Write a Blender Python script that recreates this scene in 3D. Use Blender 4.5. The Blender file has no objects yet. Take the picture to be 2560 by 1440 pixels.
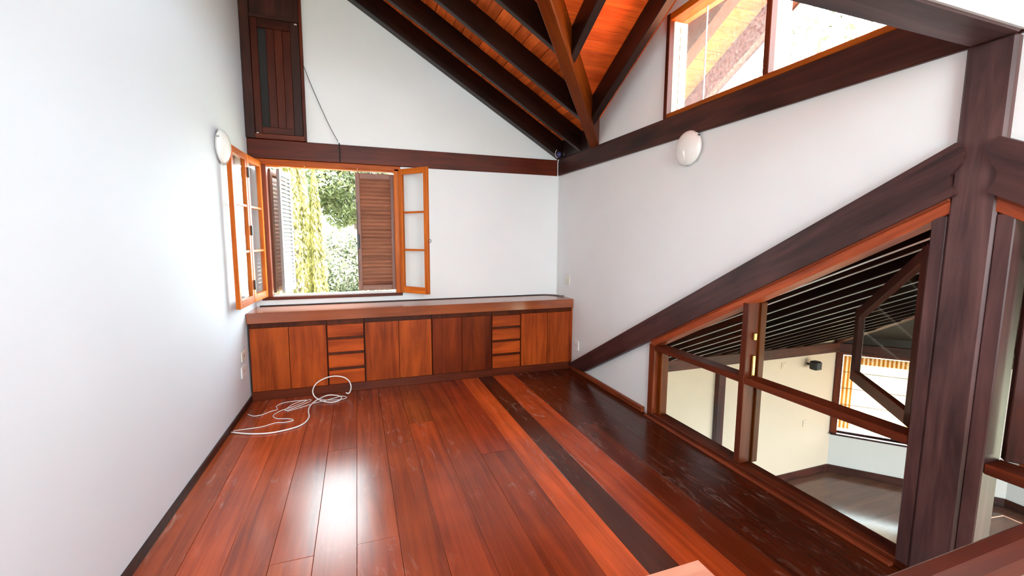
import bpy, bmesh, math, random
from mathutils import Vector, Matrix
random.seed(7)
S = bpy.context.scene
COL = S.collection

# ------------------------------------------------------------------ camera, world, sun, exposure
YAW, PITCH, ROLL = math.radians(19.5925), math.radians(6.3645), math.radians(-0.29344)
EYE = Vector((0, 0, 1.55))
def camera():
    f = Vector((math.sin(YAW) * math.cos(PITCH), math.cos(YAW) * math.cos(PITCH), -math.sin(PITCH)))
    r = Vector((math.cos(YAW), -math.sin(YAW), 0))
    d = f.cross(r)
    c, s = math.cos(ROLL), math.sin(ROLL)
    r2, d2 = c * r + s * d, -s * r + c * d
    m = Matrix((r2, -d2, -f)).transposed().to_4x4()
    m.translation = EYE
    cd = bpy.data.cameras.new('camera')
    cd.sensor_width = 36.0
    cd.lens = 36.0 * 1085.99 / 2560.0
    cd.clip_start = 0.02
    cd.clip_end = 300
    o = bpy.data.objects.new('camera', cd)
    o.matrix_world = m
    COL.objects.link(o)
    S.camera = o
camera()

W = bpy.data.worlds.new('sky')
S.world = W
W.use_nodes = True
wn = W.node_tree.nodes
wn['Background'].inputs['Color'].default_value = (0.79, 0.945, 0.98, 1)
wn['Background'].inputs['Strength'].default_value = 6.0

sl = bpy.data.lights.new('sun', 'SUN')
sl.energy = 30.0
sl.angle = math.radians(0.6)
sl.color = (1.0, 0.93, 0.82)
so = bpy.data.objects.new('sun', sl)
so.rotation_euler = Vector((-0.36, 0.05, -0.93)).to_track_quat('-Z', 'Y').to_euler()
COL.objects.link(so)

S.view_settings.view_transform = 'Standard'
S.view_settings.look = 'None'
S.view_settings.exposure = 1.87
S.view_settings.gamma = 1.0
S.view_settings.use_curve_mapping = False
S.cycles.use_denoising = True
S.cycles.max_bounces = 10
S.cycles.diffuse_bounces = 6
S.cycles.glossy_bounces = 4
S.cycles.transparent_max_bounces = 12
S.cycles.sample_clamp_indirect = 12.0

def portal(name, loc, normal, sx, sy):
    """sampling portal in an opening of the house: gives no light of its own, only guides the sky's"""
    l = bpy.data.lights.new(name, 'AREA')
    l.shape = 'RECTANGLE'
    l.size, l.size_y = sx, sy
    l.cycles.is_portal = True
    o = bpy.data.objects.new(name, l)
    o.location = loc
    o.rotation_euler = Vector(normal).to_track_quat('-Z', 'Y').to_euler()
    COL.objects.link(o)
portal('portal_window', (-0.2, 5.16, 1.62), (0, -1, 0), 1.3, 1.36)
portal('portal_clerestory', (2.58, 1.07, 2.92), (-1, 0, 0), 4.0, 0.72)
portal('portal_near', (0.6, -2.98, 2.65), (0, 1, 0), 2.6, 3.0)
portal('portal_lower', (6.0, -2.85, -1.4), (0, 1, 0), 3.2, 1.95)
portal('portal_lower_end', (9.2, 0.9, -1.0), (-1, 0, 0), 3.4, 1.4)

# ------------------------------------------------------------------ materials
def nt(name):
    m = bpy.data.materials.new(name)
    m.use_nodes = True
    t = m.node_tree
    return m, t, t.nodes, t.links, t.nodes['Principled BSDF']

def plain(name, col, rough=0.5, metal=0.0, noise=0.0, scale=20.0, bump=0.0, spec=0.5):
    m, t, n, l, p = nt(name)
    p.inputs['Base Color'].default_value = (*col, 1)
    p.inputs['Roughness'].default_value = rough
    p.inputs['Metallic'].default_value = metal
    p.inputs['Specular IOR Level'].default_value = spec
    if noise or bump:
        g = n.new('ShaderNodeNewGeometry')
        nz = n.new('ShaderNodeTexNoise')
        nz.inputs['Scale'].default_value = scale
        nz.inputs['Detail'].default_value = 4
        l.new(g.outputs['Position'], nz.inputs['Vector'])
        if noise:
            r = n.new('ShaderNodeValToRGB')
            r.color_ramp.elements[0].position = 0.3
            r.color_ramp.elements[1].position = 0.7
            r.color_ramp.elements[0].color = (*[c * (1 - noise) for c in col], 1)
            r.color_ramp.elements[1].color = (*col, 1)
            l.new(nz.outputs['Fac'], r.inputs['Fac'])
            l.new(r.outputs['Color'], p.inputs['Base Color'])
        if bump:
            b = n.new('ShaderNodeBump')
            b.inputs['Strength'].default_value = bump
            b.inputs['Distance'].default_value = 0.004
            l.new(nz.outputs['Fac'], b.inputs['Height'])
            l.new(b.outputs['Normal'], p.inputs['Normal'])
    return m

def wood(name, dark, light, rough=0.35, freq=14.0, along=1.2, bump=0.15, spec=0.5, scuff=0.0, vary=0.25):
    """grain runs along the piece's own local X; the object colour tints a piece"""
    m, t, n, l, p = nt(name)
    tc = n.new('ShaderNodeTexCoord')
    oi = n.new('ShaderNodeObjectInfo')
    off = n.new('ShaderNodeVectorMath'); off.operation = 'MULTIPLY_ADD'
    cmb = n.new('ShaderNodeCombineXYZ')
    for i in range(3):
        l.new(oi.outputs['Random'], cmb.inputs[i])
    l.new(cmb.outputs[0], off.inputs[0])
    off.inputs[1].default_value = (17.3, 9.1, 5.7)
    l.new(tc.outputs['Object'], off.inputs[2])
    mp = n.new('ShaderNodeMapping')
    mp.inputs['Scale'].default_value = (along, freq, freq)
    l.new(off.outputs[0], mp.inputs['Vector'])
    nz = n.new('ShaderNodeTexNoise')
    nz.inputs['Scale'].default_value = 1.0
    nz.inputs['Detail'].default_value = 7
    nz.inputs['Roughness'].default_value = 0.62
    nz.inputs['Distortion'].default_value = 0.7
    l.new(mp.outputs[0], nz.inputs['Vector'])
    big = n.new('ShaderNodeTexNoise')
    big.inputs['Scale'].default_value = 2.2
    big.inputs['Detail'].default_value = 3
    l.new(off.outputs[0], big.inputs['Vector'])
    add = n.new('ShaderNodeMath'); add.operation = 'MULTIPLY_ADD'
    l.new(big.outputs['Fac'], add.inputs[0]); add.inputs[1].default_value = 0.45
    sub = n.new('ShaderNodeMath'); sub.operation = 'SUBTRACT'
    l.new(nz.outputs['Fac'], sub.inputs[0]); sub.inputs[1].default_value = 0.22
    l.new(sub.outputs[0], add.inputs[2])
    rp = n.new('ShaderNodeValToRGB')
    rp.color_ramp.elements[0].position = 0.30
    rp.color_ramp.elements[1].position = 0.70
    rp.color_ramp.elements[0].color = (*dark, 1)
    rp.color_ramp.elements[1].color = (*light, 1)
    l.new(add.outputs[0], rp.inputs['Fac'])
    mul = n.new('ShaderNodeMix'); mul.data_type = 'RGBA'; mul.blend_type = 'MULTIPLY'
    mul.inputs['Factor'].default_value = 1.0
    l.new(rp.outputs['Color'], mul.inputs['A'])
    l.new(oi.outputs['Color'], mul.inputs['B'])
    hsv = n.new('ShaderNodeHueSaturation')
    mr = n.new('ShaderNodeMapRange')
    mr.inputs['To Min'].default_value = 1 - vary
    mr.inputs['To Max'].default_value = 1 + vary
    l.new(oi.outputs['Random'], mr.inputs['Value'])
    l.new(mr.outputs[0], hsv.inputs['Value'])
    l.new(mul.outputs['Result'], hsv.inputs['Color'])
    base = hsv.outputs['Color']
    if scuff:
        g = n.new('ShaderNodeNewGeometry')
        mp2 = n.new('ShaderNodeMapping')
        mp2.inputs['Scale'].default_value = (7, 1.6, 1)
        mp2.inputs['Rotation'].default_value = (0, 0, 0.25)
        l.new(g.outputs['Position'], mp2.inputs['Vector'])
        s1 = n.new('ShaderNodeTexNoise'); s1.inputs['Scale'].default_value = 2.0
        s1.inputs['Detail'].default_value = 8; s1.inputs['Roughness'].default_value = 0.7; s1.inputs['Distortion'].default_value = 1.5
        l.new(mp2.outputs[0], s1.inputs['Vector'])
        s2 = n.new('ShaderNodeTexNoise'); s2.inputs['Scale'].default_value = 0.9
        l.new(g.outputs['Position'], s2.inputs['Vector'])
        r1 = n.new('ShaderNodeMapRange'); r1.inputs['From Min'].default_value = 0.56; r1.inputs['From Max'].default_value = 0.78
        l.new(s1.outputs['Fac'], r1.inputs['Value'])
        r2 = n.new('ShaderNodeMapRange'); r2.inputs['From Min'].default_value = 0.42; r2.inputs['From Max'].default_value = 0.68
        l.new(s2.outputs['Fac'], r2.inputs['Value'])
        mm = n.new('ShaderNodeMath'); mm.operation = 'MULTIPLY'
        l.new(r1.outputs[0], mm.inputs[0]); l.new(r2.outputs[0], mm.inputs[1])
        m2 = n.new('ShaderNodeMath'); m2.operation = 'MULTIPLY'
        l.new(mm.outputs[0], m2.inputs[0]); m2.inputs[1].default_value = scuff
        mix = n.new('ShaderNodeMix'); mix.data_type = 'RGBA'
        l.new(m2.outputs[0], mix.inputs['Factor'])
        l.new(base, mix.inputs['A'])
        mix.inputs['B'].default_value = (0.55, 0.42, 0.36, 1)
        base = mix.outputs['Result']
        rr = n.new('ShaderNodeMapRange')
        rr.inputs['From Min'].default_value = 0.3; rr.inputs['From Max'].default_value = 0.7
        rr.inputs['To Min'].default_value = rough * 0.8; rr.inputs['To Max'].default_value = rough * 1.35
        l.new(s2.outputs['Fac'], rr.inputs['Value'])
        l.new(rr.outputs[0], p.inputs['Roughness'])
    else:
        p.inputs['Roughness'].default_value = rough
    l.new(base, p.inputs['Base Color'])
    p.inputs['Specular IOR Level'].default_value = spec
    b = n.new('ShaderNodeBump')
    b.inputs['Strength'].default_value = bump
    b.inputs['Distance'].default_value = 0.002
    l.new(nz.outputs['Fac'], b.inputs['Height'])
    l.new(b.outputs['Normal'], p.inputs['Normal'])
    return m

def glass(name, tint=(0.97, 0.98, 0.98), haze=0.0, bump=0.0, gloss_rough=0.02):
    m = bpy.data.materials.new(name); m.use_nodes = True
    t = m.node_tree; n = t.nodes; l = t.links
    n.remove(n['Principled BSDF'])
    out = n['Material Output']
    tr = n.new('ShaderNodeBsdfTransparent'); tr.inputs['Color'].default_value = (*tint, 1)
    gl = n.new('ShaderNodeBsdfGlossy'); gl.inputs['Roughness'].default_value = gloss_rough
    lw = n.new('ShaderNodeLayerWeight'); lw.inputs['Blend'].default_value = 0.5
    pw = n.new('ShaderNodeMath'); pw.operation = 'POWER'; pw.inputs[1].default_value = 5.0
    l.new(lw.outputs['Facing'], pw.inputs[0])
    fr = n.new('ShaderNodeMath'); fr.operation = 'MULTIPLY_ADD'; fr.inputs[1].default_value = 0.7; fr.inputs[2].default_value = 0.025
    l.new(pw.outputs[0], fr.inputs[0])
    mx = n.new('ShaderNodeMixShader')
    l.new(fr.outputs[0], mx.inputs[0])
    last = tr.outputs[0]
    if haze:
        tl = n.new('ShaderNodeBsdfTranslucent'); tl.inputs['Color'].default_value = (0.9, 0.9, 0.9, 1)
        mh = n.new('ShaderNodeMixShader'); mh.inputs[0].default_value = haze
        l.new(tr.outputs[0], mh.inputs[1]); l.new(tl.outputs[0], mh.inputs[2])
        last = mh.outputs[0]
    if bump:
        g = n.new('ShaderNodeNewGeometry')
        nz = n.new('ShaderNodeTexNoise'); nz.inputs['Scale'].default_value = 60
        l.new(g.outputs['Position'], nz.inputs['Vector'])
        b = n.new('ShaderNodeBump'); b.inputs['Strength'].default_value = bump; b.inputs['Distance'].default_value = 0.004
        l.new(nz.outputs['Fac'], b.inputs['Height']); l.new(b.outputs[0], gl.inputs['Normal'])
        if haze:
            r = n.new('ShaderNodeMapRange'); r.inputs['To Min'].default_value = haze * 0.4; r.inputs['To Max'].default_value = haze * 1.6
            r.inputs['From Min'].default_value = 0.3; r.inputs['From Max'].default_value = 0.7
            l.new(nz.outputs['Fac'], r.inputs['Value']); l.new(r.outputs[0], mh.inputs[0])
    l.new(last, mx.inputs[1]); l.new(gl.outputs[0], mx.inputs[2])
    l.new(mx.outputs[0], out.inputs['Surface'])
    return m

def leafmat(name, col, col2):
    m, t, n, l, p = nt(name)
    oi = n.new('ShaderNodeNewGeometry')
    nz = n.new('ShaderNodeTexNoise'); nz.inputs['Scale'].default_value = 3.0
    l.new(oi.outputs['Position'], nz.inputs['Vector'])
    r = n.new('ShaderNodeValToRGB')
    r.color_ramp.elements[0].position = 0.35; r.color_ramp.elements[1].position = 0.65
    r.color_ramp.elements[0].color = (*col, 1); r.color_ramp.elements[1].color = (*col2, 1)
    l.new(nz.outputs['Fac'], r.inputs['Fac'])
    l.new(r.outputs['Color'], p.inputs['Base Color'])
    p.inputs['Roughness'].default_value = 0.6
    tl = n.new('ShaderNodeBsdfTranslucent'); l.new(r.outputs['Color'], tl.inputs['Color'])
    mx = n.new('ShaderNodeMixShader'); mx.inputs[0].default_value = 0.4
    l.new(p.outputs[0], mx.inputs[1]); l.new(tl.outputs[0], mx.inputs[2])
    l.new(mx.outputs[0], n['Material Output'].inputs['Surface'])
    return m

MW = plain('white_plaster', (0.81, 0.82, 0.82), 0.75, noise=0.025, scale=3.0, bump=0.06)
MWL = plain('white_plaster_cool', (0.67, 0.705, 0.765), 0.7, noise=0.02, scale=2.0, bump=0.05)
MCREAM = plain('cream_plaster', (0.80, 0.63, 0.48), 0.75, noise=0.03, scale=3.0, bump=0.05)
MDARK = wood('dark_stained_wood', (0.012, 0.004, 0.003), (0.060, 0.017, 0.011), 0.42, 16, 1.3, 0.2, spec=0.22, vary=0.15)
MRAFT = wood('rafter_wood', (0.006, 0.0025, 0.002), (0.026, 0.008, 0.005), 0.35, 16, 1.3, 0.2, spec=0.25, vary=0.15)
MBOARD = wood('ceiling_board_wood', (0.46, 0.072, 0.012), (0.84, 0.175, 0.030), 0.45, 22, 2.0, 0.25, spec=0.2, vary=0.22)
MFLOOR = wood('polished_floor_wood', (0.18, 0.030, 0.009), (0.39, 0.074, 0.018), 0.22, 16, 0.8, 0.06, spec=0.32, scuff=0.8, vary=0.12)
MCAB = wood('mahogany_front', (0.15, 0.020, 0.004), (0.44, 0.080, 0.011), 0.36, 11, 0.9, 0.10, spec=0.16, vary=0.22)
MTOP = wood('worktop_wood', (0.22, 0.055, 0.018), (0.38, 0.105, 0.032), 0.14, 10, 0.8, 0.02, spec=0.9, vary=0.0)
MORANGE = wood('orange_window_wood', (0.36, 0.065, 0.004), (0.64, 0.155, 0.012), 0.38, 18, 1.4, 0.10, spec=0.15, vary=0.12)
MPOST = wood('haze_greyed_timber', (0.020, 0.010, 0.010), (0.080, 0.043, 0.042), 0.45, 16, 1.3, 0.2, spec=0.3, vary=0.1)  # dark timber, base greyed partway towards the lens haze
MRED = wood('red_frame_wood', (0.12, 0.022, 0.008), (0.28, 0.062, 0.020), 0.38, 18, 1.4, 0.12, spec=0.2, vary=0.15)
MSHUT = wood('brown_shutter_wood', (0.13, 0.045, 0.026), (0.28, 0.11, 0.065), 0.45, 20, 1.5, 0.1, vary=0.12)
MSHUTW = plain('sunlit_shutter_tone', (0.27, 0.26, 0.255), 0.6, noise=0.06, scale=14)  # pale copy of the shutter wood, with sunlight put into the colour
MLOW = wood('lower_floor_wood', (0.10, 0.045, 0.030), (0.19, 0.085, 0.055), 0.16, 9, 0.8, 0.04, vary=0.0)
MNEW = wood('worn_newel_wood', (0.34, 0.12, 0.07), (0.62, 0.30, 0.20), 0.45, 26, 3.0, 0.3, vary=0.0)
MPLAST = plain('white_plastic', (0.84, 0.84, 0.82), 0.35)
MIVORY = plain('ivory_plastic', (0.72, 0.69, 0.60), 0.4)
MBLACK = plain('black_metal', (0.012, 0.012, 0.014), 0.4)
MVOID = plain('dark_recess', (0.008, 0.005, 0.004), 0.7)
MBRASS = plain('brass', (0.70, 0.50, 0.16), 0.28, 1.0)
MSTEEL = plain('steel', (0.6, 0.6, 0.6), 0.3, 1.0)
MBLUE = plain('dark_blue_plastic', (0.03, 0.03, 0.12), 0.35)
MGLASS = glass('clear_glass')
MFROST = glass('hammered_glass', (0.95, 0.97, 0.98), haze=0.03, bump=0.4, gloss_rough=0.1)
MPALE = plain('pale_glare_tone', (0.80, 0.78, 0.72), 0.4)  # paints glints under the lower rafters and glare on the clerestory reveals
MGRASS = plain('lawn', (0.17, 0.18, 0.12), 0.9, noise=0.4, scale=4)
MBARK = plain('bark', (0.12, 0.085, 0.06), 0.9, noise=0.4, scale=12)
MGOLD = leafmat('golden_foliage', (0.10, 0.09, 0.02), (0.24, 0.20, 0.06))
MGREEN = leafmat('green_foliage', (0.05, 0.065, 0.02), (0.13, 0.14, 0.06))
MGREY = leafmat('grey_green_foliage', (0.05, 0.06, 0.03), (0.13, 0.14, 0.08))
MRUST = leafmat('rust_foliage', (0.20, 0.08, 0.035), (0.30, 0.17, 0.08))

def lampglass():
    m, t, n, l, p = nt('opal_glass')
    p.inputs['Base Color'].default_value = (0.86, 0.86, 0.83, 1)
    p.inputs['Roughness'].default_value = 0.12
    p.inputs['Subsurface Weight'].default_value = 0.15
    p.inputs['Subsurface Radius'].default_value = (0.02, 0.02, 0.02)
    return m
MOPAL = lampglass()

def shademat(name, body, stripe, x0, x1, ztop, brown=False):
    """translucent blind cloth, striped along both sides and the top (object space: X across, Z down from 0)"""
    m = bpy.data.materials.new(name); m.use_nodes = True
    t = m.node_tree; n = t.nodes; l = t.links
    p = n['Principled BSDF']
    tc = n.new('ShaderNodeTexCoord'); sp = n.new('ShaderNodeSeparateXYZ')
    l.new(tc.outputs['Object'], sp.inputs[0])
    def M(op, a, b=None):
        k = n.new('ShaderNodeMath'); k.operation = op
        for i, v in enumerate((a, b)):
            if v is None: continue
            if isinstance(v, (int, float)): k.inputs[i].default_value = v
            else: l.new(v, k.inputs[i])
        return k.outputs[0]
    wv = M('GREATER_THAN', M('SINE', M('MULTIPLY', sp.outputs['X'], 2 * math.pi / 0.055)), 0.0)
    side = M('MAXIMUM', M('LESS_THAN', sp.outputs['X'], x0), M('GREATER_THAN', sp.outputs['X'], x1))
    top = M('GREATER_THAN', sp.outputs['Z'], ztop)
    edge = M('MAXIMUM', side, top)
    fac = M('MULTIPLY', edge, M('ADD', M('MULTIPLY', wv, 0.6), 0.4))
    mx = n.new('ShaderNodeMix'); mx.data_type = 'RGBA'
    l.new(fac, mx.inputs['Factor'])
    mx.inputs['A'].default_value = (*body, 1); mx.inputs['B'].default_value = (*stripe, 1)
    l.new(mx.outputs['Result'], p.inputs['Base Color']); p.inputs['Roughness'].default_value = 0.9
    tl = n.new('ShaderNodeBsdfTranslucent'); l.new(mx.outputs['Result'], tl.inputs['Color'])
    ms = n.new('ShaderNodeMixShader'); ms.inputs[0].default_value = 0.5
    l.new(p.outputs[0], ms.inputs[1]); l.new(tl.outputs[0], ms.inputs[2])
    l.new(ms.outputs[0], n['Material Output'].inputs['Surface'])
    return m

# ------------------------------------------------------------------ builders
def tag(o, label=None, cat=None, group=None, kind=None):
    if label: o['label'] = label
    if cat: o['category'] = cat
    if group: o['group'] = group
    if kind: o['kind'] = kind
    return o

def empty(name, loc=(0, 0, 0), parent=None):
    o = bpy.data.objects.new(name, None)
    o.empty_display_size = 0.05
    COL.objects.link(o)
    place(o, Matrix.Translation(Vector(loc)), parent)
    return o

WORLD = {}
def place(o, M, parent=None):
    """put o at world matrix M under parent"""
    WORLD[o.name] = M.copy()
    if parent is not None:
        o.parent = parent
        o.matrix_parent_inverse = Matrix()
        o.matrix_basis = WORLD[parent.name].inverted() @ M
    else:
        o.matrix_basis = M

def link(name, me, mat, parent=None, M=None, color=None):
    o = bpy.data.objects.new(name, me)
    COL.objects.link(o)
    if mat is not None and not me.materials:
        me.materials.append(mat)
    elif mat is not None and me.materials[0] is not mat:
        o.material_slots[0].link = 'OBJECT'
        o.material_slots[0].material = mat
    place(o, M if M is not None else Matrix(), parent)
    if color: o.color = (*color, 1)
    return o

BOXES = {}
def boxmesh(L, w, h, bev, mat):
    k = (round(L, 4), round(w, 4), round(h, 4), bev, mat.name if mat else None)
    if k in BOXES: return BOXES[k]
    bm = bmesh.new()
    bmesh.ops.create_cube(bm, size=1.0)
    bmesh.ops.scale(bm, vec=(L, w, h), verts=bm.verts)
    if bev > 0:
        bmesh.ops.bevel(bm, geom=bm.edges[:], offset=min(bev, 0.3 * min(L, w, h)), segments=1, affect='EDGES', profile=0.5)
    me = bpy.data.meshes.new('box')
    bm.to_mesh(me); bm.free()
    BOXES[k] = me
    return me

def frame(p0, p1, up):
    x = (Vector(p1) - Vector(p0)); L = x.length; x.normalize()
    up = Vector(up)
    z = (up - x * up.dot(x)).normalized()
    y = z.cross(x)
    return x, y, z, L

def bar(name, p0, p1, w, h, mat, parent=None, up=(0, 0, 1), bev=0.003, at='mid', color=None):
    """box from p0 to p1; w sideways, h along up. at='bottom': p0,p1 lie on its underside"""
    x, y, z, L = frame(p0, p1, up)
    c = (Vector(p0) + Vector(p1)) / 2
    if at == 'bottom': c = c + z * h / 2
    if at == 'top': c = c - z * h / 2
    M = Matrix((x, y, z)).transposed().to_4x4(); M.translation = c
    return link(name, boxmesh(L, w, h, bev, mat), mat, parent, M, color)

def box(name, lo, hi, mat, parent=None, grain='x', bev=0.003, color=None):
    """axis-aligned box whose local X (grain) runs along the given axis"""
    lo, hi = Vector(lo), Vector(hi)
    c = (lo + hi) / 2; d = hi - lo
    if grain == 'x':
        return bar(name, (lo.x, c.y, c.z), (hi.x, c.y, c.z), d.y, d.z, mat, parent, (0, 0, 1), bev, 'mid', color)
    if grain == 'y':
        return bar(name, (c.x, lo.y, c.z), (c.x, hi.y, c.z), d.x, d.z, mat, parent, (0, 0, 1), bev, 'mid', color)
    return bar(name, (c.x, c.y, lo.z), (c.x, c.y, hi.z), d.x, d.y, mat, parent, (0, 1, 0), bev, 'mid', color)

def prisms(name, items, mat, parent=None, M=None):
    """items: list of (polygon points, extrusion vector) joined in one mesh"""
    bm = bmesh.new()
    for pts, v in items:
        v = Vector(v)
        a = [bm.verts.new(Vector(p)) for p in pts]
        b = [bm.verts.new(Vector(p) + v) for p in pts]
        bm.faces.new(a); bm.faces.new(b[::-1])
        n = len(a)
        for i in range(n):
            bm.faces.new((a[i], b[i], b[(i + 1) % n], a[(i + 1) % n]))
    bmesh.ops.recalc_face_normals(bm, faces=bm.faces)
    me = bpy.data.meshes.new(name)
    bm.to_mesh(me); bm.free()
    return link(name, me, mat, parent, M)

def lathe(name, prof, mat, M, parent=None, seg=40, smooth=True):
    """profile of (radius, height) revolved about local Z"""
    bm = bmesh.new(); rings = []
    for r, z in prof:
        if r < 1e-6: rings.append([bm.verts.new((0, 0, z))])
        else: rings.append([bm.verts.new((r * math.cos(2 * math.pi * i / seg), r * math.sin(2 * math.pi * i / seg), z)) for i in range(seg)])
    for a, b in zip(rings, rings[1:]):
        for i in range(seg):
            j = (i + 1) % seg
            if len(a) == 1 and len(b) == 1: continue
            if len(a) == 1: bm.faces.new((a[0], b[i], b[j]))
            elif len(b) == 1: bm.faces.new((a[i], b[0], a[j]))
            else: bm.faces.new((a[i], b[i], b[j], a[j]))
    bmesh.ops.recalc_face_normals(bm, faces=bm.faces)
    for f in bm.faces: f.smooth = smooth
    me = bpy.data.meshes.new(name); bm.to_mesh(me); bm.free()
    return link(name, me, mat, parent, M)

def tube(name, pts, r, mat, parent=None, res=5):
    """smooth round cable through points, as a mesh"""
    P = [Vector(p) for p in pts]; out = []
    Q = [P[0] * 2 - P[1]] + P + [P[-1] * 2 - P[-2]]
    for i in range(1, len(Q) - 2):
        for k in range(res):
            t = k / res
            a, b, c, d = Q[i - 1], Q[i], Q[i + 1], Q[i + 2]
            out.append(0.5 * ((2 * b) + (c - a) * t + (2 * a - 5 * b + 4 * c - d) * t * t + (3 * b - a - 3 * c + d) * t ** 3))
    out.append(P[-1])
    bm = bmesh.new(); rings = []; N = 7; prev = None
    for i, p in enumerate(out):
        tdir = (out[min(i + 1, len(out) - 1)] - out[max(i - 1, 0)])
        if tdir.length < 1e-9: tdir = Vector((1, 0, 0))
        tdir.normalize()
        if prev is None: prev = Vector((0, 0, 1)) if abs(tdir.z) < 0.9 else Vector((1, 0, 0))
        u = (prev - tdir * prev.dot(tdir))
        if u.length < 1e-5: u = tdir.orthogonal()
        u.normalize(); v = tdir.cross(u); prev = u
        rings.append([bm.verts.new(p + r * (math.cos(2 * math.pi * k / N) * u + math.sin(2 * math.pi * k / N) * v)) for k in range(N)])
    for a, b in zip(rings, rings[1:]):
        for k in range(N):
            f = bm.faces.new((a[k], a[(k + 1) % N], b[(k + 1) % N], b[k])); f.smooth = True
    bm.faces.new(rings[0][::-1]); bm.faces.new(rings[-1])
    me = bpy.data.meshes.new(name); bm.to_mesh(me); bm.free()
    return link(name, me, mat, parent)

# ------------------------------------------------------------------ measures of the room
XR, YB = 2.41, 5.04                       # right wall, back wall (inner faces)
YN = -2.90                                # wall behind the camera
RID = 1.07                                # the post and the cross gable's ridge stand here
def XL(y): return -0.99 - 0.0175 * (YB - y)   # left wall runs slightly out of square
ZB0, ZB1 = 2.34, 2.53                     # wall beam
A_S, B_S = 0.60, 0.55                     # slopes of the two roof planes
def zA(x): return 2.52 + A_S * (XR - x)   # underside of rafters, main roof
def zB(y): return 2.52 + B_S * (4.2 - y)  # underside of rafters, cross gable
DV = 0.22                                 # vertical depth of rafters
def yval(x): return 4.2 - (XR - x) * A_S / B_S
def xval(y): return XR - (4.2 - y) * B_S / A_S
def mir(y): return 2 * RID - y
def zrake_u(y): return 1.962 - 0.55 * (y - 1.13)     # raking beam, upper and lower edge
def zrake_l(y): return 1.745 - 0.54 * (y - 1.12)

# ------------------------------------------------------------------ structure: floor
floor = tag(empty('floor'), kind='structure')
prisms('subfloor', [([(-1.16, YN, -0.03), (XR + 0.06, YN, -0.03), (XR + 0.06, -0.65, -0.03), (-1.16, -0.65, -0.03)], (0, 0, -0.24)),
                    ([(-1.16, -0.65, -0.03), (0.45, -0.65, -0.03), (0.45, 0.36, -0.03), (-1.16, 0.36, -0.03)], (0, 0, -0.24)),
                    ([(-1.16, 0.36, -0.03), (XR + 0.06, 0.36, -0.03), (XR + 0.06, YB, -0.03), (-1.16, YB, -0.03)], (0, 0, -0.24))], MVOID, floor)
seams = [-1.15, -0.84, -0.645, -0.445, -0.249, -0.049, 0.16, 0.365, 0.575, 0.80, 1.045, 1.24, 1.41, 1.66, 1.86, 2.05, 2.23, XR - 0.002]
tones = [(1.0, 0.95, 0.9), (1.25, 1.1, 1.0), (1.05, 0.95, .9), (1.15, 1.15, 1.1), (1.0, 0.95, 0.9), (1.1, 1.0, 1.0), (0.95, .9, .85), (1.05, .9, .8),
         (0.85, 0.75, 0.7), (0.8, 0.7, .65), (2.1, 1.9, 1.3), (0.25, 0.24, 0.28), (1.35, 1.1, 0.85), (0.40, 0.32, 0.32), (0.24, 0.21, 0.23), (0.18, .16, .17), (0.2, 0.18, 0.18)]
cuts = {3: [2.187], 4: [3.3], 5: [2.20], 7: [3.6], 9: [2.9], 13: [3.1]}
for i in range(len(seams) - 1):
    x0, x1 = seams[i] + 0.0008, seams[i + 1] - 0.0008
    y0 = 0.36 if x1 > 0.46 else YN
    ys = [y0] + cuts.get(i, []) + [YB]
    for a, b in zip(ys, ys[1:]):
        dz = random.uniform(-0.0006, 0.0006)
        tn = tones[i] if a == ys[0] else tuple(c * random.uniform(0.85, 1.1) for c in tones[i])
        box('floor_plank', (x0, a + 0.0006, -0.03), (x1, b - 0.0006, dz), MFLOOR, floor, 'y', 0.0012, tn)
for i in range(8):
    x0 = 0.46 + i * 0.245
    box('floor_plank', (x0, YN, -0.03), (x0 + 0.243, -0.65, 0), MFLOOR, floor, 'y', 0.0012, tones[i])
box('stairwell_edge', (0.45, 0.34, -0.27), (XR, 0.36, 0.0), MDARK, floor, 'x')

# ------------------------------------------------------------------ structure: walls
def plan(a, b, zlo, zhi, th):   # vertical slab over a plan line a->b, thickened by vector th
    return ([(a[0], a[1], zlo), (b[0], b[1], zlo), (b[0], b[1], zhi), (a[0], a[1], zhi)], th)
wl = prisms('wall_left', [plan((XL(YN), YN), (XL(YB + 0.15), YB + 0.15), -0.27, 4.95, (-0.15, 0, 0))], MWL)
tag(wl, kind='structure')

WX0, WX1, WZ0, WZ1 = -0.885, 0.455, 0.945, 2.315      # window opening in the back wall
def yz(pts, x): return [(x, y, z) for y, z in pts]
def xz(pts, y): return [(x, y, z) for x, z in pts]
top = lambda x: zA(x) + DV + 0.02
wb = prisms('wall_back', [
    (xz([(-1.16, -0.27), (XR + 0.15, -0.27), (XR + 0.15, WZ0), (-1.16, WZ0)], YB), (0, 0.15, 0)),
    (xz([(-1.16, WZ0), (WX0, WZ0), (WX0, WZ1), (-1.16, WZ1)], YB), (0, 0.15, 0)),
    (xz([(WX1, WZ0), (XR + 0.15, WZ0), (XR + 0.15, WZ1), (WX1, WZ1)], YB), (0, 0.15, 0)),
    (xz([(-1.16, WZ1), (XR + 0.15, WZ1), (XR + 0.15, top(XR)), (XR, top(XR)), (-1.16, top(-1.16))], YB), (0, 0.15, 0))], MW)
tag(wb, kind='structure')

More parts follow.
